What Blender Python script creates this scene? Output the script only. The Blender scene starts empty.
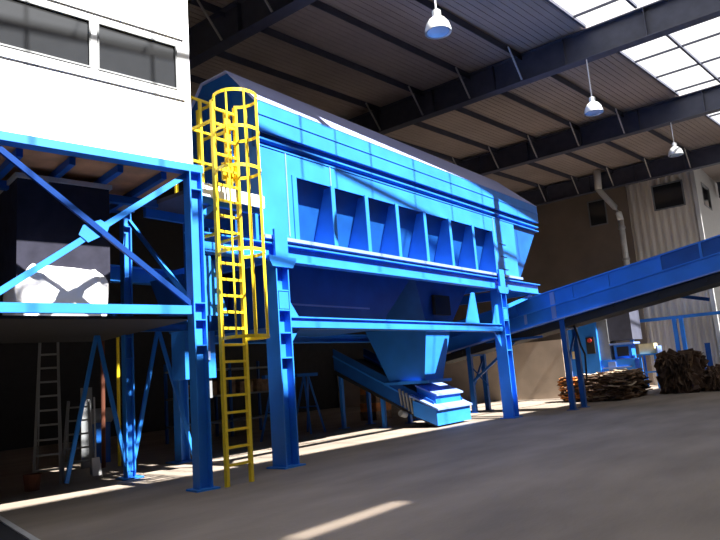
import bpy, bmesh, math, random
from mathutils import Vector, Matrix
random.seed(7)
S = bpy.context.scene
C = S.collection

# ------------------------------------------------------------------ camera, sky, sun, exposure
def make_camera():
    yaw, pitch, roll = math.radians(37.65), math.radians(9.27), math.radians(-4.34)
    c, s = math.cos, math.sin
    F = Vector((c(yaw)*c(pitch), s(yaw)*c(pitch), s(pitch)))
    r = Vector((s(yaw), -c(yaw), 0)); u = r.cross(F)
    R = r*c(roll) + u*s(roll); U = -r*s(roll) + u*c(roll)
    cam = bpy.data.cameras.new('camera'); o = bpy.data.objects.new('camera', cam); C.objects.link(o)
    m = Matrix.Identity(4)
    for i in range(3):
        m[i][0] = R[i]; m[i][1] = U[i]; m[i][2] = -F[i]
    m.translation = (0, 0, 1.7)
    o.matrix_world = m
    cam.sensor_fit = 'HORIZONTAL'; cam.sensor_width = 36; cam.lens = 654/720*36
    cam.clip_start = .05; cam.clip_end = 300
    S.camera = o
make_camera()
W = bpy.data.worlds.new('sky'); S.world = W; W.use_nodes = True
bg = W.node_tree.nodes['Background']
bg.inputs[0].default_value = (1.0, 0.97, 0.94, 1); bg.inputs[1].default_value = 1.5
sun = bpy.data.lights.new('sun', 'SUN'); sun.energy = 23; sun.angle = math.radians(0.9); sun.color = (1, .95, .88)
so = bpy.data.objects.new('sun', sun); C.objects.link(so)
so.rotation_euler = Vector((0.02, 1.0, -1.2)).to_track_quat('-Z', 'Y').to_euler()
so.location = (8, -20, 30)
S.view_settings.view_transform = 'Standard'; S.view_settings.look = 'None'
S.view_settings.gamma = 1; S.view_settings.use_curve_mapping = False
S.view_settings.exposure = 0.0

# ------------------------------------------------------------------ materials
MAT = {}
def mat(name, col, rough=.5, metal=0, var=.12, scale=3, bump=0, bscale=20, col2=None, stretch=None, spec=None):
    if name in MAT: return MAT[name]
    m = bpy.data.materials.new(name); m.use_nodes = True; nt = m.node_tree; N = nt.nodes; Lk = nt.links
    b = N['Principled BSDF']; b.inputs['Roughness'].default_value = rough; b.inputs['Metallic'].default_value = metal
    if spec is not None: b.inputs['Specular IOR Level'].default_value = spec
    tc = N.new('ShaderNodeTexCoord'); mp = N.new('ShaderNodeMapping'); Lk.new(tc.outputs['Object'], mp.inputs[0])
    if stretch: mp.inputs['Scale'].default_value = stretch
    n = N.new('ShaderNodeTexNoise'); n.inputs['Scale'].default_value = scale; n.inputs['Detail'].default_value = 6
    Lk.new(mp.outputs[0], n.inputs['Vector'])
    r = N.new('ShaderNodeValToRGB'); Lk.new(n.outputs[0], r.inputs[0])
    a = col; c2 = col2 or tuple(min(1, v*(1+var)) for v in col); c1 = tuple(v*(1-var) for v in col)
    r.color_ramp.elements[0].position = .3; r.color_ramp.elements[1].position = .7
    r.color_ramp.elements[0].color = (*c1, 1); r.color_ramp.elements[1].color = (*c2, 1)
    Lk.new(r.outputs[0], b.inputs['Base Color'])
    if bump:
        n2 = N.new('ShaderNodeTexNoise'); n2.inputs['Scale'].default_value = bscale; n2.inputs['Detail'].default_value = 4
        Lk.new(mp.outputs[0], n2.inputs['Vector'])
        bp = N.new('ShaderNodeBump'); bp.inputs['Strength'].default_value = bump; bp.inputs['Distance'].default_value = .05
        Lk.new(n2.outputs[0], bp.inputs['Height']); Lk.new(bp.outputs[0], b.inputs['Normal'])
    MAT[name] = m; return m
BLUE = mat('blue_paint', (.024, .20, .70), .45, spec=.35, var=.12, scale=1.3)
NAVY = mat('shade_darkened_blue', (.008, .085, .34), .5, spec=.3, var=.2, scale=1.5)  # the blue darkened in colour, mainly for parts lying in shade
LAVEN = mat('sky_reflection_lavender', (.46, .50, .84), .35, var=.05, scale=.8)  # canopy colour paled to carry the skylight's reflection
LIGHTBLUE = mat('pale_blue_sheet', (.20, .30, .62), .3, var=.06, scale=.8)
YEL = mat('yellow_paint', (.85, .62, .02), .45, var=.12)
BRACE_SHADE = mat('brace_shade_blue', (.004, .035, .18), .6, spec=.1)  # front brace blue with its shade put into the colour
WHITE = mat('white_panel', (.86, .87, .9), .5, var=.03)
GLASS = mat('dark_window_glass', (.03, .032, .036), .06, var=.05, spec=.8)
DARK = mat('black_rubber', (.012, .012, .014), .7)
CONC = mat('floor_concrete', (.25, .205, .165), .75, var=.25, scale=.7, bump=.15, bscale=14, stretch=(.5, 1.4, 1))
CONCW = mat('beige_concrete', (.50, .41, .33), .85, var=.12, scale=1.2, bump=.1)
BROWNW = mat('brown_rendered_wall', (.24, .19, .15), .9, var=.15, scale=.5)
CORR = mat('grey_sheet_cladding', (.78, .72, .64), .55, var=.08, scale=.6)
PALEW = mat('pale_wall_cladding', (.62, .62, .62), .6, var=.05)
GIRD = mat('dark_painted_steel', (.07, .075, .11), .6, var=.15)
ROOF = mat('roof_sheet', (.42, .35, .31), .7, var=.15, scale=.4)
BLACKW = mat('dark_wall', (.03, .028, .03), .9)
SILV = mat('silver_duct', (.75, .75, .75), .35, .3, bump=.3, bscale=8)
GALV = mat('galvanised_steel', (.5, .5, .5), .45, .2)
BRN = mat('brown_plywood', (.5, .25, .12), .8, var=.3, scale=2)
TARP = mat('grey_mesh_curtain', (.03, .03, .045), .9, spec=.08, var=.2, scale=4)
SACK = mat('white_sacking', (.85, .84, .86), .7, var=.05, bump=.3, bscale=5)
CARD = mat('cardboard', (.24, .15, .09), .9, var=.5, scale=5)
CARD2 = mat('dark_wet_cardboard', (.10, .058, .036), .9, var=.5, scale=5)
CARD3 = mat('pale_cardboard', (.52, .42, .30), .9, var=.3, scale=5)
OCH = mat('orange_cardboard', (.55, .20, .05), .85, var=.4, scale=4)
RUST = mat('rust_brown_paint', (.13, .04, .02), .8)
RED = mat('red_paint', (.5, .04, .03), .5)
CREAM = mat('cream_plastic', (.72, .62, .36), .6)
GREYP = mat('grey_paint', (.2, .21, .22), .5)
LAMPW = mat('white_enamel', (.85, .87, .9), .35)
BULB = mat('frosted_lamp_glass', (.32, .45, .62), .2)

def pane_material():
    m = bpy.data.materials.new('clear_roof_glazing'); m.use_nodes = True; nt = m.node_tree; N = nt.nodes
    N.remove(N['Principled BSDF']); out = N['Material Output']
    t = N.new('ShaderNodeBsdfTransparent'); d = N.new('ShaderNodeBsdfTranslucent'); x = N.new('ShaderNodeMixShader')
    t.inputs[0].default_value = (.96, .98, 1, 1); d.inputs[0].default_value = (.9, .93, 1, 1)
    tc = N.new('ShaderNodeTexCoord'); w = N.new('ShaderNodeTexNoise'); w.inputs['Scale'].default_value = 1.5
    nt.links.new(tc.outputs['Object'], w.inputs['Vector'])
    mr = N.new('ShaderNodeMapRange'); mr.inputs[3].default_value = .01; mr.inputs[4].default_value = .03
    nt.links.new(w.outputs[0], mr.inputs[0]); nt.links.new(mr.outputs[0], x.inputs[0])
    nt.links.new(t.outputs[0], x.inputs[1]); nt.links.new(d.outputs[0], x.inputs[2]); nt.links.new(x.outputs[0], out.inputs[0])
    return m
PANE = pane_material()

# ------------------------------------------------------------------ mesh helpers
FR = {}     # object name -> world matrix of its frame
class MB:
    def __init__(s): s.bm = bmesh.new()
    def hexa(s, p):      # 8 points: bottom 4 (ccw), top 4
        v = [s.bm.verts.new(q) for q in p]
        for f in ((3,2,1,0),(4,5,6,7),(0,1,5,4),(1,2,6,5),(2,3,7,6),(3,0,4,7)):
            s.bm.faces.new([v[i] for i in f])
        return s
    def box(s, x0, x1, y0, y1, z0, z1):
        return s.hexa([(x0,y0,z0),(x1,y0,z0),(x1,y1,z0),(x0,y1,z0),(x0,y0,z1),(x1,y0,z1),(x1,y1,z1),(x0,y1,z1)])
    def bar(s, a, b, w, h=None, up=(0,0,1)):
        a, b = Vector(a), Vector(b); h = h or w; d = (b-a).normalized(); up = Vector(up)
        if abs(d.dot(up)) > .98: up = Vector((0,1,0))
        x = d.cross(up).normalized(); y = x.cross(d).normalized(); x *= w/2; y *= h/2
        return s.hexa([a-x-y, a+x-y, a+x+y, a-x+y, b-x-y, b+x-y, b+x+y, b-x+y])
    def prism(s, poly, axis, a, b):    # poly in the other two axes, extruded a..b along axis
        def P(q, t):
            return {'x': (t, q[0], q[1]), 'y': (q[0], t, q[1]), 'z': (q[0], q[1], t)}[axis]
        A = [s.bm.verts.new(P(q, a)) for q in poly]; B = [s.bm.verts.new(P(q, b)) for q in poly]
        n = len(poly)
        s.bm.faces.new(A); s.bm.faces.new(B[::-1])
        for i in range(n): s.bm.faces.new([A[i], B[i], B[(i+1)%n], A[(i+1)%n]])
        return s
    def tube(s, pts, r, n=8, closed=False):
        pts = [Vector(p) for p in pts]; rings = []
        m = len(pts)
        for i, p in enumerate(pts):
            if closed: d = (pts[(i+1)%m]-pts[i-1]).normalized()
            else: d = (pts[min(i+1,m-1)]-pts[max(i-1,0)]).normalized()
            up = Vector((0,0,1)) if abs(d.z) < .9 else Vector((0,1,0))
            x = d.cross(up).normalized(); y = x.cross(d).normalized()
            rings.append([s.bm.verts.new(p+(x*math.cos(2*math.pi*k/n)+y*math.sin(2*math.pi*k/n))*r) for k in range(n)])
        for i in range(m if closed else m-1):
            A, B = rings[i], rings[(i+1)%m]
            for k in range(n): s.bm.faces.new([A[k], A[(k+1)%n], B[(k+1)%n], B[k]])
        if not closed: s.bm.faces.new(rings[0][::-1]); s.bm.faces.new(rings[-1])
        return s
    def lathe(s, prof, c, n=24, cap=True):
        rings = []
        for r, z in prof:
            rings.append([s.bm.verts.new((c[0]+r*math.cos(2*math.pi*k/n), c[1]+r*math.sin(2*math.pi*k/n), c[2]+z)) for k in range(n)])
        for A, B in zip(rings, rings[1:]):
            for k in range(n): s.bm.faces.new([A[k], A[(k+1)%n], B[(k+1)%n], B[k]])
        if cap: s.bm.faces.new(rings[0][::-1]); s.bm.faces.new(rings[-1])
        return s
    def build(s, name, m, parent=None, world=True, smooth=False):
        bmesh.ops.recalc_face_normals(s.bm, faces=s.bm.faces)
        me = bpy.data.meshes.new(name); 
        if parent is not None and world: s.bm.transform(FR[parent.name].inverted())
        s.bm.to_mesh(me); s.bm.free()
        ms = m if isinstance(m, (list, tuple)) else [m]
        for q in ms: me.materials.append(q)
        if smooth:
            for p in me.polygons: p.use_smooth = True
        o = bpy.data.objects.new(name, me); C.objects.link(o)
        if parent is not None: o.parent = parent; FR[o.name] = FR[parent.name]
        else: FR[o.name] = Matrix.Identity(4)
        return o
def thing(name, label, cat, loc=(0,0,0), rz=0, group=None):
    o = bpy.data.objects.new(name, None); C.objects.link(o); o.empty_display_size = .2
    o.location = loc; o.rotation_euler = (0,0,rz)
    FR[o.name] = Matrix.Translation(loc) @ Matrix.Rotation(rz, 4, 'Z')
    o['label'] = label; o['category'] = cat
    if group: o['group'] = group
    return o
def tag(o, label, cat, group=None):
    o['label'] = label; o['category'] = cat
    if group: o['group'] = group
    return o
def recentre(o, loc):      # give a single-mesh thing an origin at its base
    o.data.transform(Matrix.Translation(-Vector(loc))); o.location = loc; return o
def struct(name, mb, m, **k):
    o = mb.build(name, m, **k); o['kind'] = 'structure'; return o
def hsec(mb, x, y, z0, z1, w=.38, d=.4, t=.03):
    mb.box(x-w/2, x-w/2+t, y-d/2, y+d/2, z0, z1); mb.box(x+w/2-t, x+w/2, y-d/2, y+d/2, z0, z1)
    mb.box(x-w/2+t, x+w/2-t, y-.01, y+.01, z0, z1); return mb
def ibeam(mb, x0, x1, y, z0, z1, w=.2, t=.03):      # along X
    mb.box(x0, x1, y-w/2, y+w/2, z1-t, z1); mb.box(x0, x1, y-w/2, y+w/2, z0, z0+t)
    mb.box(x0, x1, y-.012, y+.012, z0+t, z1-t); return mb

# ------------------------------------------------------------------ the hall
XL, XR, YN, YF, ZR = -12, 40, -12, 26, 12.5
def sk0(x): return 1.45-.08*x        # the glazed strip runs slightly askew to the girders
def sk1(x): return 8.12-.105*x
struct('floor', MB().box(XL, 60, YN, YF, -.2, 0), CONC)
def roofq(mb, x0, x1, f0, f1, z0, z1):
    return mb.hexa([(x0,f0(x0),z0),(x1,f0(x1),z0),(x1,f1(x1),z0),(x0,f1(x0),z0),(x0,f0(x0),z1),(x1,f0(x1),z1),(x1,f1(x1),z1),(x0,f1(x0),z1)])
r = MB()
roofq(r, XL, 60, sk1, lambda x: YF, ZR, ZR+.12)
SL0, SL1 = -5.2, -4.97  # unseen roof slot, added to drop a sun streak on the floor
roofq(r, XL, 60, lambda x: SL1, sk0, ZR, ZR+.12); r.box(39.95, 60, -2, 4.1, ZR, ZR+.1); r.box(XL, 60, YN, SL0, ZR, ZR+.12)
r.box(XL, 5.2, SL0, SL1, ZR, ZR+.12); r.box(7.3, 60, SL0, SL1, ZR, ZR+.12)
for i in range(0, 90):       # sheet ribs under the sheeting
    o_ = .1+i*.22
    roofq(r, XL, XR, lambda x: sk1(x)+o_, lambda x: sk1(x)+o_+.05, ZR-.018, ZR)
struct('ceiling', r, ROOF)
def corr_wall(x, y0, y1, z0, z1, holes, pitch=.4, dep=.12):
    mb = MB(); n = int(abs(y1-y0)/pitch*4)+1; pts = []
    ys = [y0+(y1-y0)*i/n for i in range(n+1)]
    for i, y in enumerate(ys): pts.append((x + (0 if (i//2) % 2 else dep), y))
    zs = sorted({z0, z1} | {h for q in holes for h in (q[2], q[3])})
    for a, b in zip(pts, pts[1:]):
        for za, zb in zip(zs, zs[1:]):
            my, mz = (a[1]+b[1])/2, (za+zb)/2
            if any(q[0] < my < q[1] and q[2] < mz < q[3] for q in holes): continue
            mb.hexa([(a[0],a[1],za),(b[0],b[1],za),(b[0]+.06,b[1],za),(a[0]+.06,a[1],za),(a[0],a[1],zb),(b[0],b[1],zb),(b[0]+.06,b[1],zb),(a[0]+.06,a[1],zb)])
    return mb
struct('wall_end', corr_wall(40, 6.75, 10.4, 0, ZR, [(7.3, 8.98, 9.9, 11.4)]), CORR)
struct('wall_end_rendered', MB().box(39.98, 40.2, 10.4, 11.65, 0, ZR).box(39.98, 40.2, 12.75, YF, 0, ZR).box(39.98, 40.2, 11.65, 12.75, 0, 9.7).box(39.98, 40.2, 11.65, 12.75, 11.3, ZR), BROWNW)
struct('wall_side', MB().box(40.1, 42.0, 6.7, 6.85, 0, ZR).box(42.0, 44.3, 6.7, 6.85, 0, 10.1).box(42.0, 44.3, 6.7, 6.85, 11.5, ZR).box(44.3, 60, 6.7, 6.85, 0, ZR), PALEW)
struct('trim_corner', MB().box(39.92, 40.14, 6.62, 6.84, 0, ZR), PALEW)
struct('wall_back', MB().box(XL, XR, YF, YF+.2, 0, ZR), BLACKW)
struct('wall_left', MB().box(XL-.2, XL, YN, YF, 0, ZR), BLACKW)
struct('wall_near', MB().box(XL, 31, YN-.2, YN, 0, ZR).box(31, 39.5, YN-.2, YN, 6, ZR).box(39.5, 60, YN-.2, YN, 0, ZR), BLACKW)  # gap in this unseen wall added to brighten the far end
def wall_window(n, axis, a0, a1, z0, z1, at, s=1):
    f = MB(); g = MB(); t = .07
    for (p0, p1, q0, q1) in ((a0, a1, z0, z0+t), (a0, a1, z1-t, z1), (a0, a0+t, z0+t, z1-t), (a1-t, a1, z0+t, z1-t)):
        if axis == 'x': f.box(at-.05, at+.09, p0, p1, q0, q1)
        else: f.box(p0, p1, at-.05, at+.09, q0, q1)
    if axis == 'x': g.box(at+.02, at+.035, a0+t, a1-t, z0+t, z1-t)
    else: g.box(a0+t, a1-t, at+.02, at+.035, z0+t, z1-t)
    o = f.build(n, GREYP); o['kind'] = 'structure'; g.build('pane', GLASS, o)
wall_window('window_1', 'x', 7.3, 8.98, 9.9, 11.4, 40.0)
wall_window('window_2', 'x', 11.65, 12.75, 9.7, 11.3, 39.97)
wall_window('window_3', 'y', 42.0, 44.3, 10.1, 11.5, 6.72)
# roof girders run across the hall, purlins along it
def girder(n, x, y0, y1=YF):
    g = MB(); g.box(x-.2, x+.2, y0, y1, 11.4, 11.44); g.box(x-.2, x+.2, y0, y1, 12.36, 12.4); g.box(x-.03, x+.03, y0, y1, 11.44, 12.36)
    y = y0+.5
    while y < y1: g.box(x-.19, x+.19, y, y+.02, 11.44, 12.36); y += 2.6
    struct(n, g, GIRD)
girder('trim_1', 11.8, 6.9); girder('trim_2', 20.9, YN); girder('trim_3', 29.6, YN); girder('trim_4', 38.3, YN); girder('trim_5', 2.8, 7.85); girder('trim_6', 47.2, YN, 6.6)
hb = MB(); roofq(hb, XL, 11.6, lambda x: sk1(x)+.02, lambda x: sk1(x)+.16, 11.7, 12.46); struct('trim_7', hb, GIRD)  # header beam out of view, kept to shade the canopy
pl = MB()
for k in range(1, 9):
    o_ = .3+2.05*k; roofq(pl, XL, 39.9, lambda x: sk1(x)+o_-.05, lambda x: sk1(x)+o_+.05, 12.4, 12.47); roofq(pl, XL, 39.9, lambda x: sk1(x)+o_-.05, lambda x: sk1(x)+o_-.035, 12.22, 12.4)
struct('trim_8', pl, GIRD)
kb = MB()                               # knee stays between girder foot and purlin
for gx in (11.8, 20.9, 29.6, 38.3):
    for k in range(1, 8):
        yy = sk1(gx)+.3+2.05*k; kb.bar((gx-.1, yy, 11.42), (gx-1.0, yy, 12.4), .05)
struct('trim_9', kb, GALV)
# skylights: one glazed bay between each two girders
n = 1
for a, b in ((-12, 2.6), (3.0, 11.6), (12.0, 20.7), (21.1, 29.4), (29.8, 38.1), (38.5, 39.9)):
    g = MB(); g.bm.faces.new([g.bm.verts.new(p) for p in ((a, sk0(a), 12.53), (b, sk0(b), 12.53), (b, sk1(b), 12.53), (a, sk1(a), 12.53))])
    o = struct('window_%d' % (n+3), g, PANE)
    f = MB()
    for fn, q, wd in ((sk1, -.08, .08), (sk0, 0, .08), (sk1, -1.7, .08), (sk1, -4.3, .08)):
        roofq(f, a, b, lambda x: fn(x)+q, lambda x: fn(x)+q+wd, 12.42, 12.52)
    k = a+1.5
    while k < b-.4: f.box(k, k+.05, sk0(k), sk1(k), 12.44, 12.51); k += 2.1
    f.build('glazing_bar', GIRD, o); n += 1
# free-standing concrete wall behind the inclined conveyor
o = MB().box(30.5, 30.8, 11.8, 25.9, 0, 2.75).build('concrete_partition', CONCW); recentre(o, (30.6, 18, 0))
o['kind'] = 'structure'; o.name = 'wall_partition'
# dark steel pit cover in the near left corner
t = thing('floor_pit_cover', 'dark steel pit cover with a pale edge in the near left corner of the floor', 'cover', (3.2, 9.4, 0))
MB().prism([(1.8, 7.6), (3.78, 7.6), (4.6, 11.0), (1.8, 11.0)], 'z', 0, .05).build('plate', DARK, t)
MB().prism([(3.78, 7.6), (3.86, 7.6), (4.68, 11.0), (4.6, 11.0)], 'z', 0, .07).build('edge_angle', GALV, t)

# ------------------------------------------------------------------ blue frame carrying the screen
f = thing('screen_support_frame', 'long blue steel frame of thick columns and two rails carrying the screening machine', 'steel frame', (15, 11.7, 0))
for (x, y) in ((9.87, 9.9), (20.42, 9.9), (9.87, 13.6), (20.42, 13.6)):
    if y > 12: x += .2; c = hsec(MB(), x, y, .03, 4.28, .26, .26).build('column', BLUE, f)
    else: c = hsec(MB(), x, y, .03, 4.28).build('column', BLUE, f)
    MB().box(x-.3, x+.3, y-.27, y+.27, 0, .03).build('base_plate', BLUE, c)
    if y > 12: continue
    for z in (2.72, 3.2, 3.62, 2.2): MB().box(x-.16, x+.16, y-.19, y-.01, z, z+.03).build('stiffener', BLUE, c)
    MB().box(x-.14, x+.14, y-.2, y-.17, 3.24, 3.6).build('splice_plate', BLUE, c)
    cp = MB().prism([(x-.4, 4.36), (x+.42, 4.36), (x+.42, 4.3), (x+.3, 4.13), (x-.3, 4.13), (x-.4, 4.28)], 'y', y-.23, y-.15)
    cp.box(x-.19, x+.19, y-.22, y-.16, 4.36, 4.95); cp.build('cap_plate', BLUE, c)
MB_ = ibeam(MB(), 7.6, 23.85, 9.9, 4.29, 4.67, .24); MB_.build('top_rail', BLUE, f)
ibeam(MB(), 7.6, 23.85, 13.6, 4.29, 4.67, .24).build('top_rail', BLUE, f)
ibeam(MB(), 10.07, 20.23, 9.9, 2.84, 3.1, .2).build('middle_rail', BLUE, f)
MB().box(10.07, 20.23, 9.78, 9.8, 2.86, 3.0).build('rail_face', BLUE, f)
ibeam(MB(), 10.07, 20.23, 13.6, 2.84, 3.1, .2).build('middle_rail', BLUE, f)
for x in (9.87, 20.42, 23.7):
    MB().box(x-.08, x+.08, 10.05, 13.45, 4.3, 4.64).build('cross_beam', BLUE, f)
for (x, s) in ((10.07, 1), (20.22, -1)):
    MB().prism([(x, 2.84), (x+s*.4, 2.84), (x, 2.35)], 'y', 9.88, 9.92).build('gusset', BLUE, f)
    MB().prism([(x, 3.1), (x+s*.42, 3.1), (x, 3.65)], 'y', 9.88, 9.92).build('gusset', BLUE, f)
MB().prism([(17.95, 3.1), (18.8, 3.1), (18.66, 4.08), (18.48, 4.08)], 'y', 9.86, 9.9).build('bracket', BLUE, f)
MB().prism([(19.75, 3.1), (20.25, 3.1), (20.25, 3.75), (20.1, 3.75)], 'y', 9.86, 9.9).build('bracket', BLUE, f)
MB().bar((21.0, 9.98, 3.7), (23.4, 9.98, 4.25), .06, .12).build('stay', BLUE, f)
MB().bar((7.75, 9.9, 4.85), (8.4, 9.9, 5.42), .12, .12).build('stay', BLUE, f)

# ------------------------------------------------------------------ screening machine housing
h = thing('screening_machine', 'long light blue housing with ribbed recessed side bays and a pitched canopy', 'machine', (16, 11.3, 4.67))
xs = [10.6, 11.95, 13.3, 14.68, 16.1, 17.55, 19.05, 20.52]
Y0 = 9.9
MB().box(9.55, 10.6, Y0, Y0+.04, 4.83, 6.88).build('side_panel', BLUE, h)
MB().box(20.52, 22.3, Y0, Y0+.04, 4.83, 6.88).build('side_panel', BLUE, h)
MB().box(10.6, 20.52, Y0, Y0+.04, 6.34, 6.88).build('side_panel', BLUE, h)
for x0 in (10.35, 11.9, 20.6): MB().box(x0, x0+.03, Y0-.015, Y0, 4.9, 6.86).build('seam', LIGHTBLUE, h)
for i in range(3): MB().box(20.95, 21.45, Y0-.02, Y0, 5.05+i*.45, 5.065+i*.45).build('seam', DARK, h)
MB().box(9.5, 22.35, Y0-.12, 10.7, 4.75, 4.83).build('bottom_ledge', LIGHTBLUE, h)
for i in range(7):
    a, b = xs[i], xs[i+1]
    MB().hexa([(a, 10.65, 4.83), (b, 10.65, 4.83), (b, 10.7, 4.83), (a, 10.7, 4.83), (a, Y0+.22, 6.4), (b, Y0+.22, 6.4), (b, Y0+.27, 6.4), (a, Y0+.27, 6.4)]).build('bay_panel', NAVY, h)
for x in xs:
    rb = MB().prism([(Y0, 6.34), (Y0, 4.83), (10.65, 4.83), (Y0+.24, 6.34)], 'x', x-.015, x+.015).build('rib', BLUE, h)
    MB().box(x-.07, x+.07, Y0-.03, Y0, 4.83, 6.36).build('rib_flange', BLUE, rb)
MB().box(9.55, 24.6, Y0+.14, Y0+.18, 6.86, 7.24).build('groove', NAVY, h)
MB().box(9.55, 24.6, Y0-.02, Y0+.14, 7.01, 7.05).build('groove_lip', BLUE, h)
MB().box(9.55, 24.6, Y0-.02, Y0+.14, 6.85, 6.88).build('groove_lip', BLUE, h)
MB().box(9.55, 24.6, Y0-.05, Y0+.03, 7.2, 7.9).build('fascia', BLUE, h)
MB().box(9.55, 24.6, Y0-.07, Y0-.05, 7.55, 7.58).build('fascia_seam', BLUE, h)
# canopy: sloping sheets with a hipped far end
cn = MB()
cn.hexa([(9.5, 9.84, 7.88), (24.65, 9.84, 7.88), (24.65, 9.9, 7.86), (9.5, 9.9, 7.86), (9.5, 10.8, 8.9), (23.2, 10.8, 8.9), (23.2, 10.8, 8.86), (9.5, 10.8, 8.86)])
cn.hexa([(9.5, 10.8, 8.86), (23.2, 10.8, 8.86), (23.2, 11.7, 8.86), (9.5, 11.7, 8.86), (9.5, 10.8, 8.9), (23.2, 10.8, 8.9), (23.2, 11.7, 8.9), (9.5, 11.7, 8.9)])
cn.hexa([(9.5, 12.66, 7.88), (24.65, 12.66, 7.88), (24.65, 12.6, 7.86), (9.5, 12.6, 7.86), (9.5, 11.7, 8.9), (23.2, 11.7, 8.9), (23.2, 11.7, 8.86), (9.5, 11.7, 8.86)])
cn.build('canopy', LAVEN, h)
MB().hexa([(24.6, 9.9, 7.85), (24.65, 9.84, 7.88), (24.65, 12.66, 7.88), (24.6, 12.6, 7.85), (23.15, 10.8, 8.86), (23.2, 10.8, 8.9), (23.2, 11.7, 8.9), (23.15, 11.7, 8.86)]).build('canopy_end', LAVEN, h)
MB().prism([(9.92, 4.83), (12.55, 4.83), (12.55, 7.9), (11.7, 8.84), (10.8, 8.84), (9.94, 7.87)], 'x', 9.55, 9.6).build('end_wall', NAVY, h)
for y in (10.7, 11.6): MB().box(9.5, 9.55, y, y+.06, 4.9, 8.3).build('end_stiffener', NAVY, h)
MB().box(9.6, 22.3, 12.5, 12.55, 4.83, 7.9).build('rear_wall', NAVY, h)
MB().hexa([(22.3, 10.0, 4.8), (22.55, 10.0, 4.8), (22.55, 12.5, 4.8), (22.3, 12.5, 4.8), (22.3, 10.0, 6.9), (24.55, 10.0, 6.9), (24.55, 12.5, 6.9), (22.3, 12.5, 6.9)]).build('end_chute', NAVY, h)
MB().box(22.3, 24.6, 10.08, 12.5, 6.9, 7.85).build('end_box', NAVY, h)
# trough and funnel beneath the machine
g = thing('collecting_hopper', 'deep blue trough and funnel hanging under the machine behind the rails', 'hopper', (15, 12, 1.4))
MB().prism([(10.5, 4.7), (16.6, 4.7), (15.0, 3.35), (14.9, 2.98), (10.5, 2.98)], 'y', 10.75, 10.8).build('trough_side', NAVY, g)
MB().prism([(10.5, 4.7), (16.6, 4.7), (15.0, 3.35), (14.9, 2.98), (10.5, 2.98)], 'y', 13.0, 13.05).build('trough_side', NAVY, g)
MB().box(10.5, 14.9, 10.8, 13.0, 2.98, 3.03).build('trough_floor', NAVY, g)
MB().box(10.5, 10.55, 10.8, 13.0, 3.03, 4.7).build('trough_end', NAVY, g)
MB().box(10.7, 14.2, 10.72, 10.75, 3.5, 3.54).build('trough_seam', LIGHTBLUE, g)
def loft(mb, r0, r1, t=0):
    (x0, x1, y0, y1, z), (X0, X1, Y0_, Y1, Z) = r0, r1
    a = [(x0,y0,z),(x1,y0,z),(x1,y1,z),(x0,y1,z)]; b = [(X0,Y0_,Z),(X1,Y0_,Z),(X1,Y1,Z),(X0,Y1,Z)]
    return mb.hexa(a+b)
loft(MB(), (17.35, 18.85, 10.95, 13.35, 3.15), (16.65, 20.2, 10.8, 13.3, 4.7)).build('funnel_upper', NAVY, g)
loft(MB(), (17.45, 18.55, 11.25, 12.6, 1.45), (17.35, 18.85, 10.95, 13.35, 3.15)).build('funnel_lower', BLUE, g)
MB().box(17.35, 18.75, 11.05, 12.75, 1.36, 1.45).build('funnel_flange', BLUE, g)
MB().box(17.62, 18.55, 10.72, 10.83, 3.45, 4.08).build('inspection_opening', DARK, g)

# ------------------------------------------------------------------ small discharge conveyor under the funnel
d = thing('discharge_conveyor', 'small blue inclined belt conveyor with stepped hoods resting near the floor below the funnel', 'conveyor', (18.3, 12.8, 0))
def slz(y): return .02 + (y-11.05)*.5
dx0, dx1 = 17.6, 19.35
for x in (dx0, dx1):
    MB().hexa([(x, 11.1, .05), (x+.05, 11.1, .05), (x+.05, 15.05, slz(15.05)), (x, 15.05, slz(15.05)), (x, 11.1, .78), (x+.05, 11.1, .78), (x+.05, 15.05, slz(15.05)+.72), (x, 15.05, slz(15.05)+.72)]).build('side_guard', NAVY, d)
    MB().hexa([(x-.03, 11.4, .62), (x, 11.4, .62), (x, 15.05, 2.45), (x-.03, 15.05, 2.45), (x-.03, 11.4, .68), (x, 11.4, .68), (x, 15.05, 2.51), (x-.03, 15.05, 2.51)]).build('guard_rib', BLUE, d)
MB().hexa([(dx0+.05, 11.1, .3), (dx1, 11.1, .3), (dx1, 15.05, slz(15.05)+.3), (dx0+.05, 15.05, slz(15.05)+.3), (dx0+.05, 11.1, .34), (dx1, 11.1, .34), (dx1, 15.05, slz(15.05)+.34), (dx0+.05, 15.05, slz(15.05)+.34)]).build('belt', DARK, d)
MB().hexa([(dx0-.02, 11.1, .0), (dx1, 11.1, .0), (dx1, 15.05, slz(15.05)-.15), (dx0-.02, 15.05, slz(15.05)-.15), (dx0-.02, 11.1, .05), (dx1, 11.1, .05), (dx1, 15.05, slz(15.05)-.02), (dx0-.02, 15.05, slz(15.05)-.02)]).build('return_belt', DARK, d)
MB().prism([(10.9, .06), (11.75, .38), (11.75, .85), (10.9, .55)], 'x', 17.42, 19.5).build('lower_hood', BLUE, d)
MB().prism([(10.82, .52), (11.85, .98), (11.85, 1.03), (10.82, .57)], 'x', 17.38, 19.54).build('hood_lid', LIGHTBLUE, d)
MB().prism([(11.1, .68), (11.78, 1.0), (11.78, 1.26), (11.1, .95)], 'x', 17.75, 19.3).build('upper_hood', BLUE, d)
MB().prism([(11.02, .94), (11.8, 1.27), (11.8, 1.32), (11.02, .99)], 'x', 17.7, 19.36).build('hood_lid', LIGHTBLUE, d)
MB().tube([(17.42, 12.05, .42), (17.2, 12.1, .48)], .1, 14).build('bearing', GREYP, d)
for k in range(5):
    yy = 11.7+k*.13; MB().bar((17.5, yy, .35+.09*k), (17.44, yy+.02, .95+.07*k), .05, .06).build('scraper_strip', GREYP, d)
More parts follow.
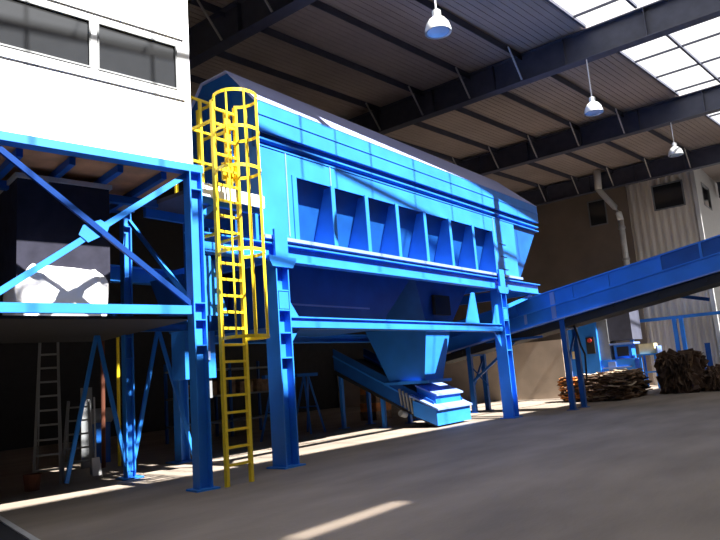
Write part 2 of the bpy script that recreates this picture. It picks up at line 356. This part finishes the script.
for (x, y) in ((17.75, 13.15), (19.25, 13.15), (17.75, 14.9), (19.25, 14.9)):
    l = MB().box(x-.06, x+.06, y-.06, y+.06, .02, slz(y)-.02).build('leg', BLUE, d)
    MB().box(x-.14, x+.14, y-.14, y+.14, 0, .02).build('foot_plate', BLUE, l)

# ------------------------------------------------------------------ long inclined conveyor rising towards the camera side
c = thing('inclined_conveyor', 'long blue sided conveyor climbing to the right past the machine end', 'conveyor', (23.6, 8, 0))
def top(y): return 4.56+.172*(7.3-y)
ya, yb = 14.2, -4.0
def slab(x0, x1, y0, y1, lo, hi):
    return MB().hexa([(x0,y0,top(y0)+lo),(x1,y0,top(y0)+lo),(x1,y1,top(y1)+lo),(x0,y1,top(y1)+lo),(x0,y0,top(y0)+hi),(x1,y0,top(y0)+hi),(x1,y1,top(y1)+hi),(x0,y1,top(y1)+hi)])
for x in (23.0, 24.25):
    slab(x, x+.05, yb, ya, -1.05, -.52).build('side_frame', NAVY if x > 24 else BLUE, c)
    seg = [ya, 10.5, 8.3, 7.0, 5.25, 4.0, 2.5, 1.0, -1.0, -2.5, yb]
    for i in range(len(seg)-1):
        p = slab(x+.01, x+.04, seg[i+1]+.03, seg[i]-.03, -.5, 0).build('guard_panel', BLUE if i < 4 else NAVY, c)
        slab(x-.02, x+.05, seg[i]-.05, seg[i]+.03, -.52, .02).build('guard_post', BLUE, p)
    slab(x-.03, x+.06, yb, ya, -.02, .03).build('top_edge', BLUE, c)
    slab(x-.03, x+.06, yb, ya, -.55, -.5).build('middle_edge', BLUE, c)
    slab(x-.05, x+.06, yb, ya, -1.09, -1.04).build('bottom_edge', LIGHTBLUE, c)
slab(22.98, 23.0, 8.95, 9.12, -1.0, -.05).build('clamp', LIGHTBLUE, c)
slab(22.98, 23.0, 10.1, 10.2, -.9, -.5).build('clamp', LIGHTBLUE, c)
slab(23.1, 24.2, yb, ya, -.6, -.56).build('belt', DARK, c)
slab(23.05, 24.25, yb, ya, -1.4, -1.12).build('return_belt', DARK, c)
y = 13
while y > yb:
    MB().tube([(23.0, y, top(y)-1.22), (24.3, y, top(y)-1.22)], .06, 8).build('return_roller', DARK, c); y -= 1.5
for (y, w) in ((8.8, 1), (12.7, 1), (-1.5, 1)):
    for x in (23.08, 24.2):
        zt = top(y)-1.05
        l = MB().box(x-.08, x+.08, y-.09, y+.09, .02, zt).build('leg', NAVY, c)
        MB().box(x-.17, x+.17, y-.17, y+.17, 0, .02).build('foot_plate', NAVY, l)
    MB().bar((23.08, y, zt-.35), (24.2, y, zt-.35), .1).build('leg_brace', NAVY, c)
    MB().bar((23.08, y, zt-1.7), (24.2, y, zt-.5), .07).build('leg_brace', NAVY, c)
MB().bar((23.08, 12.7, 1.15), (23.08, 10.75, 2.55), .09).build('knee_brace', NAVY, c)
MB().bar((23.08, 12.6, 1.7), (23.08, 12.0, 1.0), .04).build('knee_brace', NAVY, c)
MB().box(23.02, 23.1, 9.6, 11.9, 2.62, 2.7).build('tie_bar', NAVY, c)
MB().tube([(23.3, 8.5, 3.0), (23.2, 8.35, 2.6), (23.25, 8.3, 2.2), (23.4, 8.25, 1.9), (23.4, 8.3, 1.0)], .035, 8).build('hanging_cable', DARK, c)
MB().bar((24.4, 5.6, 3.75), (24.4, 4.2, 3.38), .1, .12).build('under_bracket', NAVY, c)

# ------------------------------------------------------------------ white sorting cabin on its own blue frame
RZ = math.radians(-10); CO = (7.4, 9.45, 0)
def cabthing(name, label, cat, z=0):
    return thing(name, label, cat, (CO[0], CO[1], z), RZ)
class LB(MB):
    def put(s, name, m, parent, z=0, smooth=False):
        s.bm.transform(Matrix.Translation((0, 0, -z))); return s.build(name, m, parent, world=False, smooth=smooth)
CZ = 5.78
cab = cabthing('sorting_cabin', 'big white panelled sorting cabin with a dark window strip, raised on blue steelwork', 'cabin', CZ)
WL = -7.0
w = LB()
w.box(WL, .02, 0, .08, CZ, 7.23); w.box(WL, .02, 0, .08, 8.12, 10.9)
w.box(-1.83, -1.72, 0, .08, 7.23, 8.12); w.box(-.24, .02, 0, .08, 7.23, 8.12); w.box(WL, -5.2, 0, .08, 7.23, 8.12)
w.put('front_wall', WHITE, cab, CZ)
LB().box(-.06, .02, .08, 3.1, CZ, 10.9).put('end_wall', WHITE, cab, CZ)
LB().box(WL, -.06, 3.02, 3.1, CZ, 10.9).put('rear_wall', WHITE, cab, CZ)
LB().box(WL, WL+.08, .08, 3.02, CZ, 10.9).put('end_wall', WHITE, cab, CZ)
LB().box(WL-.1, .1, -.1, 3.2, 10.9, 11.05).put('roof', WHITE, cab, CZ)
for (a, b) in ((-5.2, -1.83), (-1.72, -.24)):
    fr = LB(); fr.box(a, b, -.015, .05, 7.23, 7.26); fr.box(a, b, -.015, .05, 8.09, 8.12); fr.box(a, a+.03, -.015, .05, 7.26, 8.09); fr.box(b-.03, b, -.015, .05, 7.26, 8.09)
    q = fr.put('window_frame', GREYP, cab, CZ)
    LB().box(a+.03, b-.03, .03, .045, 7.26, 8.09).put('pane', GLASS, q, CZ)
LB().box(-5.2, -.1, -.03, 0, 7.04, 7.07).put('sill_strip', GALV, cab, CZ)
LB().box(-5.2, -.1, -.03, 0, 8.26, 8.28).put('sill_strip', GALV, cab, CZ)
LB().box(-5.15, -1.9, .5, .56, 7.85, 7.95).put('inner_rail', WHITE, cab, CZ)

fr = cabthing('cabin_support_frame', 'blue steel frame with crossed braces standing under the white cabin', 'steel frame')
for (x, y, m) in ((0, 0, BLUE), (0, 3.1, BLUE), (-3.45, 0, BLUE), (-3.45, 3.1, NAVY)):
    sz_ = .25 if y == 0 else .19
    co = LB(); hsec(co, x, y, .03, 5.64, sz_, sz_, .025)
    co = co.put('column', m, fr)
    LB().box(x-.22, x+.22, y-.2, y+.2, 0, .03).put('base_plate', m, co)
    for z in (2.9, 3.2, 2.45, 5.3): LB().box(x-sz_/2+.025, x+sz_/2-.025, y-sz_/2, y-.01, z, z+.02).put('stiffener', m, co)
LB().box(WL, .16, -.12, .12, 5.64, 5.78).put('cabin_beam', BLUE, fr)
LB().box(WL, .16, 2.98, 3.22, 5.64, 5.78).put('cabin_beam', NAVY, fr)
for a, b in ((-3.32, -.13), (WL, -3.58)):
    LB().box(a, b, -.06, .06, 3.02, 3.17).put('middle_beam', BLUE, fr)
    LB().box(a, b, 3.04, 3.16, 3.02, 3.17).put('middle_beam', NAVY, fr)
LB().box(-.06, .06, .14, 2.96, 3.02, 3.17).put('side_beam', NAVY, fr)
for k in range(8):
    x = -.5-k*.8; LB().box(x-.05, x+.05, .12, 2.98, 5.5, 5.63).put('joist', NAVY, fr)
LB().box(WL, .0, 1.45, 1.6, 5.36, 5.5).put('stringer', NAVY, fr)
LB().box(WL, -.0, .125, 2.975, 5.64, 5.7).put('floor_underside', BRN, fr)
# crossed braces in the front bay
LB().bar((-3.25, -.02, 5.55), (-.12, -.02, 3.2), .06, .09).put('brace', BRACE_SHADE, fr)
LB().bar((-3.3, .03, 3.25), (-.12, .03, 5.6), .05, .1).put('brace', BLUE, fr)
LB().prism([(-2.05, 4.3), (-1.9, 4.18), (-1.6, 4.35), (-1.55, 4.5), (-1.7, 4.58), (-1.98, 4.46)], 'y', -.01, .0).put('brace_gusset', BLUE, fr)
LB().bar((-3.2, 3.1, 5.5), (-.2, 3.1, 3.3), .06, .08).put('brace', NAVY, fr)
LB().bar((-3.2, 3.12, 3.3), (-.2, 3.12, 5.5), .06, .08).put('brace', NAVY, fr)
LB().bar((-.0, 2.9, 5.4), (0, .25, 3.3), .06, .08).put('brace', BLUE, fr)
for (a, b) in (((-.64, 3.1, 3.02), (-1.25, 3.1, .1)), ((-.64, 3.1, 3.02), (-.05, 3.1, .15)), ((.69, 3.1, 3.1), (.05, 3.1, .15)), ((.69, 3.1, 3.1), (1.5, 3.1, .1))):
    LB().bar(a, b, .07, .07).put('leg_brace', BLUE, fr)
LB().box(-.06, 3.0, 3.04, 3.16, 3.02, 3.17).put('middle_beam', NAVY, fr)
LB().prism([(.15, 4.1), (.15, 3.0), (.62, 3.0), (.3, 4.1)], 'y', -.02, .02).put('gusset', BLUE, fr)
LB().box(WL, -.02, .14, 4.6, 2.95, 3.0).put('lower_deck', DARK, fr)

# hanging curtain with a white sack at its foot
t = cabthing('hanging_sack', 'white sack bulging from a dark curtained chute under the cabin', 'sack', 3.0)
LB().box(-2.72, -1.18, .95, 1.02, 3.7, 5.5).put('curtain', TARP, t, 3)
LB().box(-2.72, -2.66, 1.02, 2.2, 3.7, 5.5).put('curtain', TARP, t, 3)
LB().box(-1.24, -1.18, 1.02, 2.2, 3.7, 5.5).put('curtain', TARP, t, 3)
LB().box(-2.76, -1.14, .9, 2.25, 5.42, 5.5).put('curtain_rail', GALV, t, 3)
sk = LB(); NX, NZ = 48, 22
rings = []
for j in range(NZ+1):
    v = j/NZ; ring = []
    for i in range(NX):
        a = 2*math.pi*i/NX; ca, sa = math.cos(a), math.sin(a)
        e = .45
        px_ = math.copysign(abs(ca)**e, ca)*.74; py_ = math.copysign(abs(sa)**e, sa)*.6
        bul = 1 + .05*math.sin(v*math.pi) + .025*math.sin(a*5+v*4) + .02*math.sin(a*11+2)
        x = -1.94+px_*bul; ht = .78 + .17*math.cos((x+1.2)*4.2) + .07*math.sin(x*7)
        z = 3.0+v*ht
        sh = 1 if v < .8 else 1-(v-.8)*.5
        ring.append(sk.bm.verts.new((-1.94+px_*bul*sh, 1.55+py_*bul*sh-.12, z)))
    rings.append(ring)
for A, B in zip(rings, rings[1:]):
    for k in range(NX): sk.bm.faces.new([A[k], A[(k+1)%NX], B[(k+1)%NX], B[k]])
sk.bm.faces.new(rings[0][::-1]); sk.bm.faces.new(rings[-1])
sk.put('sack', SACK, t, 3, smooth=True)

# landing between cabin and machine with its yellow guard
t = thing('access_landing', 'pale landing plate between the cabin end and the machine', 'platform', (8.5, 10.6, 5.4))
MB().box(7.62, 9.45, 9.76, 11.4, 5.42, 5.5).build('deck', GIRD, t)
MB().box(7.62, 9.45, 9.7, 9.76, 5.36, 5.62).build('edge_plate', WHITE, t)
for y in (9.85, 11.3): MB().box(7.62, 9.48, y-.05, y+.05, 5.24, 5.42).build('beam', BLUE, t)
for x in (7.8, 9.3): MB().box(x-.04, x+.04, 9.8, 9.88, 4.68, 5.24).build('post', BLUE, t)
t = thing('yellow_guard_rail', 'yellow guard rail cage standing on the landing left of the ladder', 'railing', (8.8, 10.8, 5.5))
for x, y in ((8.42, 10.8), (8.72, 10.8), (9.06, 10.8), (9.06, 11.3), (8.42, 11.3)):
    MB().bar((x, y, 5.5), (x, y, 7.95), .06).build('post', YEL, t)
for z in (5.85, 6.5, 7.2, 7.93):
    MB().bar((8.4, 10.8, z), (9.08, 10.8, z), .05).build('rail', YEL, t); MB().bar((9.06, 10.8, z), (9.06, 11.3, z), .05).build('rail', YEL, t)

# ------------------------------------------------------------------ yellow caged ladder
l = thing('caged_ladder', 'tall yellow caged ladder standing upright in front of the machine', 'ladder', (8.0, 9.2, 0))
LX0, LX1, LY = 7.72, 8.28, 9.2
for x in (LX0, LX1): MB().box(x-.03, x+.03, LY-.04, LY+.04, 0, 7.1).build('rail', YEL, l)
z = .35
while z < 7.1:
    MB().bar((LX0, LY, z), (LX1, LY, z), .045).build('rung', YEL, l); z += .3
cx, cy, cr = 8.0, 8.86, .42
def ang(k, n): return math.radians(128 + 284*k/n)
for z in (2.55, 4.1, 5.65, 6.4, 7.1):
    pts = [(LX0, LY, z)] + [(cx+cr*math.cos(ang(k, 18)), cy+cr*math.sin(ang(k, 18)), z) for k in range(19)] + [(LX1, LY, z)]
    hp = MB()
    for a, b in zip(pts, pts[1:]): hp.bar(a, b, .012, .06)
    hp.build('hoop', YEL, l)
for a in (160, 205, 250, 290, 335, 20):
    x, y = cx+cr*math.cos(math.radians(a)), cy+cr*math.sin(math.radians(a))
    MB().bar((x, y, 2.53), (x, y, 7.12), .035, .015).build('cage_strap', YEL, l)
for z in (4.5, 6.7):
    for x in (LX0, LX1): MB().bar((x, LY+.04, z), (x, 9.79, z), .05).build('wall_bracket', YEL, l)
MB().box(8.06, 8.2, 9.25, 9.3, 5.5, 7.0).build('grab_post', YEL, l)
MB().box(8.0, 8.36, 9.28, 9.34, 5.6, 5.95).build('latch_plate', YEL, l)

# blue chute box behind the near column
t = thing('chute_box', 'blue sheet metal chute box hanging behind the foot of the cabin column', 'chute', (8.8, 11.6, 1.9))
MB().box(8.5, 9.3, 11.3, 11.75, 1.92, 2.93).build('body', BLUE, t)
MB().box(8.86, 9.14, 11.27, 11.3, 2.3, 2.9).build('pale_panel', LIGHTBLUE, t)
for x in (8.6, 9.2): MB().box(x-.02, x+.02, 11.3, 11.34, 2.93, 5.24).build('hanger', NAVY, t)
MB().box(8.94, 9.22, 11.35, 11.6, 1.5, 1.92).build('junction_box', GREYP, t)
# dark blue trap body between the cabin and first machine column
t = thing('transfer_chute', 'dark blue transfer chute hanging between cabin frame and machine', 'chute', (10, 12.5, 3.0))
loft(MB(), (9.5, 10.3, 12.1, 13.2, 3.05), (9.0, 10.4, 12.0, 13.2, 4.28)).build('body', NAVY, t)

# ------------------------------------------------------------------ things in the gloom under the frames
def step_ladder(label, x, y, h, w, m, rz, name='step_ladder'):
    t = thing(name, label, 'ladder', (x, y, 0), rz, None)
    dep = h*.28
    def put(mb, n): mb.build(n, m, t, world=False)
    for s in (-1, 1):
        put(MB().bar((s*w/2, -dep, 0), (s*w*.36, 0, h), .05, .07), 'stile'); put(MB().bar((s*w/2, dep, 0), (s*w*.36, 0, h), .03, .05), 'rear_leg')
    z = .3
    while z < h-.1:
        k = z/h; ww = w/2-(w*.14)*k; put(MB().bar((-ww, -dep*(1-k), z), (ww, -dep*(1-k), z), .07, .04), 'tread'); z += .3
step_ladder('taller pale step ladder in the dark under the cabin', 7.2, 14.4, 3.0, .5, GREYP, -.5)
step_ladder('shorter step ladder standing beside the cabin brace feet', 8.1, 14.8, 1.65, .6, GREYP, -.6)
o = MB().lathe([(.13, 0), (.165, .3), (.17, .31), (.15, .31), (.12, .03)], (6.35, 13.35, 0), 20).build('bucket', RUST, smooth=False)
tag(o, 'dull brown bucket on the floor at the far left', 'bucket'); recentre(o, (6.35, 13.35, 0))
o = MB().box(8.66, 8.95, 15.7, 15.74, .0, 1.95).build('leaning_board', GREYP); tag(o, 'narrow grey board standing behind the short step ladder', 'board'); recentre(o, (8.8, 15.72, 0))
o = MB().tube([(9.25, 15, 0), (9.25, 15, 3.4)], .04, 10).build('standing_pipe', YEL); tag(o, 'thin yellow pipe rising behind the cabin braces', 'pipe'); recentre(o, (9.25, 15, 0))
o = MB().tube([(8.95, 15.2, 0), (8.95, 15.2, 3.4)], .05, 10).build('standing_pipe', RUST); tag(o, 'dull red pipe rising left of the yellow one', 'pipe'); recentre(o, (8.95, 15.2, 0))
t = thing('motor_drive', 'small motor on a bracket behind the cabin frame, dimly seen', 'motor', (9.7, 16.5, 0))
MB().tube([(9.3, 16.5, 1.2), (9.9, 16.5, 1.2)], .2, 16).build('motor_body', GREYP, t); MB().box(9.4, 9.8, 16.3, 16.7, 0, 1.03).build('pedestal', NAVY, t); MB().tube([(9.9, 16.5, 1.2), (10.05, 16.5, 1.2)], .05, 10).build('shaft', GALV, t)
def trestle(label, x, y, h):
    t = thing('trestle', label, 'trestle', (x, y, 0))
    for s in (-1, 1):
        for q in (-1, 1): MB().bar((s*.35, q*.4, 0), (s*.1, 0, h), .06).build('leg', NAVY, t, world=False)
    MB().box(-.5, .5, -.08, .08, h-.04, h+.06).build('top_bar', NAVY, t, world=False)
    for s in (-1, 1): MB().bar((s*.24, -.22, h*.45), (s*.24, .22, h*.45), .04).build('cross_bar', NAVY, t, world=False)
trestle('dark blue trestle in the shade behind the first machine column', 14.3, 14.6, 1.9)
trestle('dark blue trestle in the shade nearer the discharge conveyor', 16.3, 15.2, 1.9)
t = thing('storage_rack', 'dark storage rack with boxes in the gloom beneath the machine', 'rack', (15.5, 18.5, 0))
for x in (13.4, 15.5, 17.6):
    for y in (18.1, 18.9): MB().box(x-.04, x+.04, y-.04, y+.04, 0, 2.6).build('upright', NAVY, t)
for z in (.5, 1.4, 2.3): MB().box(13.36, 17.64, 18.06, 18.94, z, z+.06).build('shelf', GREYP, t)
for i in range(5):
    x = 13.6+i*.8; o = MB().box(x, x+.5+.04*i, 18.15, 18.7, 1.462, 1.462+.4+.06*(i % 3)).build('carton', CARD); recentre(o, (x+.25, 18.4, 1.462))
    tag(o, 'brown carton on the middle shelf of the dark rack, number %s from the left' % ('one two three four five'.split()[i]), 'box', 'cartons on the dark rack')
for i in range(4):
    z = .002+i*.33; o = MB().box(20.7+.03*i, 21.7+.02*i, 15.7, 16.5, z, z+.325).build('carton', OCH if i % 2 else CARD); recentre(o, (21.2, 16.1, z))
    tag(o, ['carton at the floor under the stack by the discharge conveyor', 'orange carton second from the floor in the stack behind the conveyor', 'brown carton third from the floor in the stack behind the conveyor', 'orange carton on top of the stack behind the discharge conveyor'][i], 'box', 'cartons stacked behind the discharge conveyor')
t = thing('shovel', 'long handled shovel leaning in the dark below the cabin', 'shovel', (8.1, 14.0, 0))
MB().tube([(8.05, 14.0, .35), (8.2, 14.3, 1.7)], .018, 8).build('handle', GALV, t)
MB().hexa([(7.93, 13.9, 0), (8.15, 13.9, 0), (8.15, 13.92, 0), (7.93, 13.92, 0), (7.95, 13.98, .38), (8.13, 13.98, .38), (8.13, 14.0, .38), (7.95, 14.0, .38)]).build('blade', GALV, t)

# ------------------------------------------------------------------ bales of pressed cardboard
def bale(name, label, x0, x1, y0, y1, h, seed, vertical=False, mats=(CARD, CARD2, CARD3), ochre=False):
    rnd = random.Random(seed); cx_, cy_ = (x0+x1)/2, (y0+y1)/2
    mb = MB(); L_, D_ = x1-x0, y1-y0
    mb.box(x0+.18, x1-.18, y0+.18, y1-.18, 0, h*.86)
    nf0 = len(mb.bm.faces); marks = []
    def sheet(c_, sx, sy, th, rot, m):
        M = Matrix.Translation(c_) @ rot
        ps = []
        for zz in (-th/2, th/2):
            for ax, ay in ((-1,-1), (1,-1), (1,1), (-1,1)):
                ps.append(M @ Vector((ax*sx/2*rnd.uniform(.85, 1.05), ay*sy/2*rnd.uniform(.85, 1.05), zz+rnd.uniform(-.02, .02))))
        n0 = len(mb.bm.faces); mb.hexa(ps); mb.bm.faces.ensure_lookup_table()
        for k in range(n0, len(mb.bm.faces)): mb.bm.faces[k].material_index = m
    for k in range(520):
        sd = rnd.choice('llllffrb' if not vertical else 'llllfffb')
        u = rnd.random(); z = rnd.uniform(.05, h*.93)
        mi = rnd.choices((0, 1, 2), (4, 6, 1))[0]
        e = Matrix.Rotation(rnd.uniform(-.25, .25), 4, 'X') @ Matrix.Rotation(rnd.uniform(-.25, .25), 4, 'Y') @ Matrix.Rotation(rnd.uniform(-.6, .6), 4, 'Z')
        if vertical: e = Matrix.Rotation(rnd.uniform(1.2, 1.9), 4, rnd.choice('XY')) @ e
        sz = rnd.uniform(.25, .75)
        bulge = .14*math.sin(z/h*math.pi)
        if sd in 'lr': p = (x0+.2-bulge if sd == 'l' else x1-.2+bulge, y0+.15+u*(D_-.3), z)
        else: p = (x0+.15+u*(L_-.3), y0+.2-bulge if sd == 'f' else y1-.2+bulge, z)
        sheet(Vector(p), sz, sz*rnd.uniform(.5, 1), .03, e, mi)
    for k in range(160):
        p = Vector((rnd.uniform(x0+.2, x1-.2), rnd.uniform(y0+.2, y1-.2), h*.86+rnd.uniform(0, h*.12)))
        e = Matrix.Rotation(rnd.uniform(-.22, .22), 4, 'X') @ Matrix.Rotation(rnd.uniform(-.22, .22), 4, 'Y') @ Matrix.Rotation(rnd.uniform(0, 3), 4, 'Z')
        sheet(p, rnd.uniform(.3, .9), rnd.uniform(.3, .8), .025, e, rnd.choices((0, 1, 2), (5, 2, 3))[0])
    zmin = min(v.co.z for v in mb.bm.verts)
    for v in mb.bm.verts: v.co.z = max(v.co.z, 0.0)
    o = mb.build(name, list(mats)); recentre(o, (cx_, cy_, 0)); tag(o, label, 'bale', 'cardboard bales on the floor')
    return o
bale('cardboard_bale', 'low wide bale of loose pressed cardboard just right of the conveyor legs', 27.3, 30.6, 8.3, 9.9, 1.1, 3)
bale('cardboard_bale', 'tall dark upright bale of cardboard at the right before the corrugated wall', 30.6, 32.4, 6.3, 7.7, 1.62, 5, True, (CARD2, CARD2, CARD))
bale('cardboard_bale', 'small slumped heap at the right foot of the tall bale', 31.2, 32.4, 5.3, 5.95, .75, 9, True, (CARD2, CARD2, CARD))
bale('cardboard_bale', 'small orange stained bale behind the conveyor leg', 27.6, 28.3, 10.25, 10.85, .95, 11, False, (OCH, CARD2, OCH))

# ------------------------------------------------------------------ baling press and its surroundings
t = thing('baling_press', 'blue baling press with open side and red stop button beside the far wall', 'machine', (36.6, 11.6, 0))
MB().box(35.9, 37.6, 11.9, 13.6, 0, 4.0).build('press_tower', BLUE, t)
MB().box(36.0, 37.4, 10.15, 11.9, 0, 1.6).build('press_bed', BLUE, t)
MB().box(35.92, 36.0, 10.3, 11.8, 1.15, 1.22).build('bed_rail', LIGHTBLUE, t)
MB().box(35.95, 36.0, 11.1, 11.5, .2, 1.5).build('bed_post', LIGHTBLUE, t)
MB().box(36.1, 37.4, 11.35, 11.9, 1.6, 4.3).build('side_tower', GREYP, t)
MB().box(36.15, 37.95, 10.12, 11.35, 2.6, 4.35).build('hopper', GIRD, t)  # dark colour stands in for shade on the hopper front
MB().box(36.3, 37.0, 10.3, 11.2, 1.62, 2.35).build('control_housing', BLUE, t)
MB().box(36.27, 36.3, 10.45, 11.05, 1.75, 2.25).build('dark_screen', DARK, t)
MB().box(36.1, 37.3, 10.1, 11.35, 2.36, 2.46).build('shelf', LIGHTBLUE, t)
q = MB().box(35.82, 35.9, 12.05, 12.5, 2.0, 2.9).build('control_panel', DARK, t)
MB().tube([(35.72, 12.28, 2.72), (35.82, 12.28, 2.72)], .11, 14).build('stop_button', RED, q)
MB().box(35.84, 35.9, 12.95, 13.35, 1.8, 2.2).build('paper_notice', CREAM, t)
MB().box(35.8, 35.9, 13.45, 13.6, 0, 4.0).build('tower_post', LIGHTBLUE, t)
t = thing('blue_stand', 'light blue steel stand next to the press holding a cream box', 'stand', (36.4, 9.5, 0))
for x in (36.0, 36.8):
    for y in (9.1, 9.85): MB().box(x-.05, x+.05, y-.05, y+.05, 0, 1.7).build('leg', BLUE, t)
MB().box(35.9, 36.9, 9.0, 9.95, 1.7, 1.78).build('top_plate', BLUE, t)
MB().box(35.95, 36.02, 9.1, 9.85, .8, .88).build('stretcher', BLUE, t)
MB().box(35.95, 36.85, 8.93, 9.0, .9, 2.15).build('side_shield', LIGHTBLUE, t)
o = MB().box(36.05, 36.75, 9.1, 9.85, 1.78, 2.3).build('storage_box', CREAM); tag(o, 'cream box on the light blue stand by the press', 'box'); recentre(o, (36.4, 9.5, 1.78))
t = thing('pipe_gantry', 'blue gantry rail on posts along the corrugated wall', 'gantry', (39, 8, 0))
MB().box(38.9, 39.05, 4.0, 11.2, 3.55, 3.72).build('rail', BLUE, t)
for y in (10.95, 8.6, 8.25): MB().box(38.88, 39.06, y-.1, y+.1, 0, 3.55).build('post', BLUE, t)
t = thing('low_barrier', 'low dark blue barrier with a short post beside the tall bale', 'barrier', (38, 6, 0))
MB().box(37.9, 38.15, 3.8, 7.4, .45, .85).build('beam', NAVY, t)
for y in (4.4, 7.0): MB().box(37.9, 38.1, y-.12, y+.12, 0, .45).build('foot', NAVY, t)
MB().box(37.95, 38.1, 6.85, 7.1, .85, 2.1).build('post', NAVY, t)

# silver duct on the end wall
t = thing('extraction_duct', 'silver duct bending down in front of the brown end wall', 'duct', (37.7, 10.3, 4.3))
MB().tube([(37.6, 11.2, 12.45), (37.6, 11.22, 11.9), (37.6, 11.25, 11.3)], .2, 14).build('upper_duct', SILV, t, smooth=True)
MB().tube([(37.6, 11.25, 11.35), (37.62, 11.1, 11.05), (37.68, 10.5, 10.1), (37.7, 10.35, 9.75), (37.7, 10.3, 9.3)], .17, 14).build('elbow', SILV, t, smooth=True)
MB().tube([(37.7, 10.3, 9.4), (37.7, 10.3, 4.3)], .16, 14).build('downpipe', SILV, t, smooth=True)
for z in (8.8, 7, 5): MB().lathe([(.2, 0), (.2, .12)], (37.7, 10.3, z), 16).build('clamp', GALV, t)

# ------------------------------------------------------------------ hanging lamps
def lamp(label, x, y, z, zt):
    t = thing('pendant_lamp', label, 'lamp', (x, y, z), 0, 'pendant lamps under the roof')
    R_ = .3
    MB().lathe([(R_, -.26), (R_*.99, -.2), (R_*.86, -.06), (R_*.6, .05), (R_*.34, .1), (R_*.32, .09), (R_*.57, .04), (R_*.82, -.08), (R_*.94, -.26)], (0, 0, 0), 28, False).build('reflector', LAMPW, t, world=False, smooth=True)
    MB().lathe([(.02, -.27), (.25, -.25), (.25, -.2), (.02, -.2)], (0, 0, 0), 24).build('glass', BULB, t, world=False)
    MB().lathe([(.1, .09), (.1, .26), (.07, .28)], (0, 0, 0), 18).build('ballast_housing', LAMPW, t, world=False)
    MB().tube([(0, 0, .28), (0, 0, zt-z)], .02, 6).build('suspension_rod', LAMPW, t, world=False)
lamp('large white pendant lamp nearest the camera, high above the machine', 12.1, 6.62, 9.42, 12.4)
lamp('middle white pendant lamp hanging under the first bare girder', 20.8, 6.03, 9.8, 11.42)
lamp('farthest white pendant lamp, in front of the corrugated wall top', 29.5, 5.46, 10.2, 11.42)
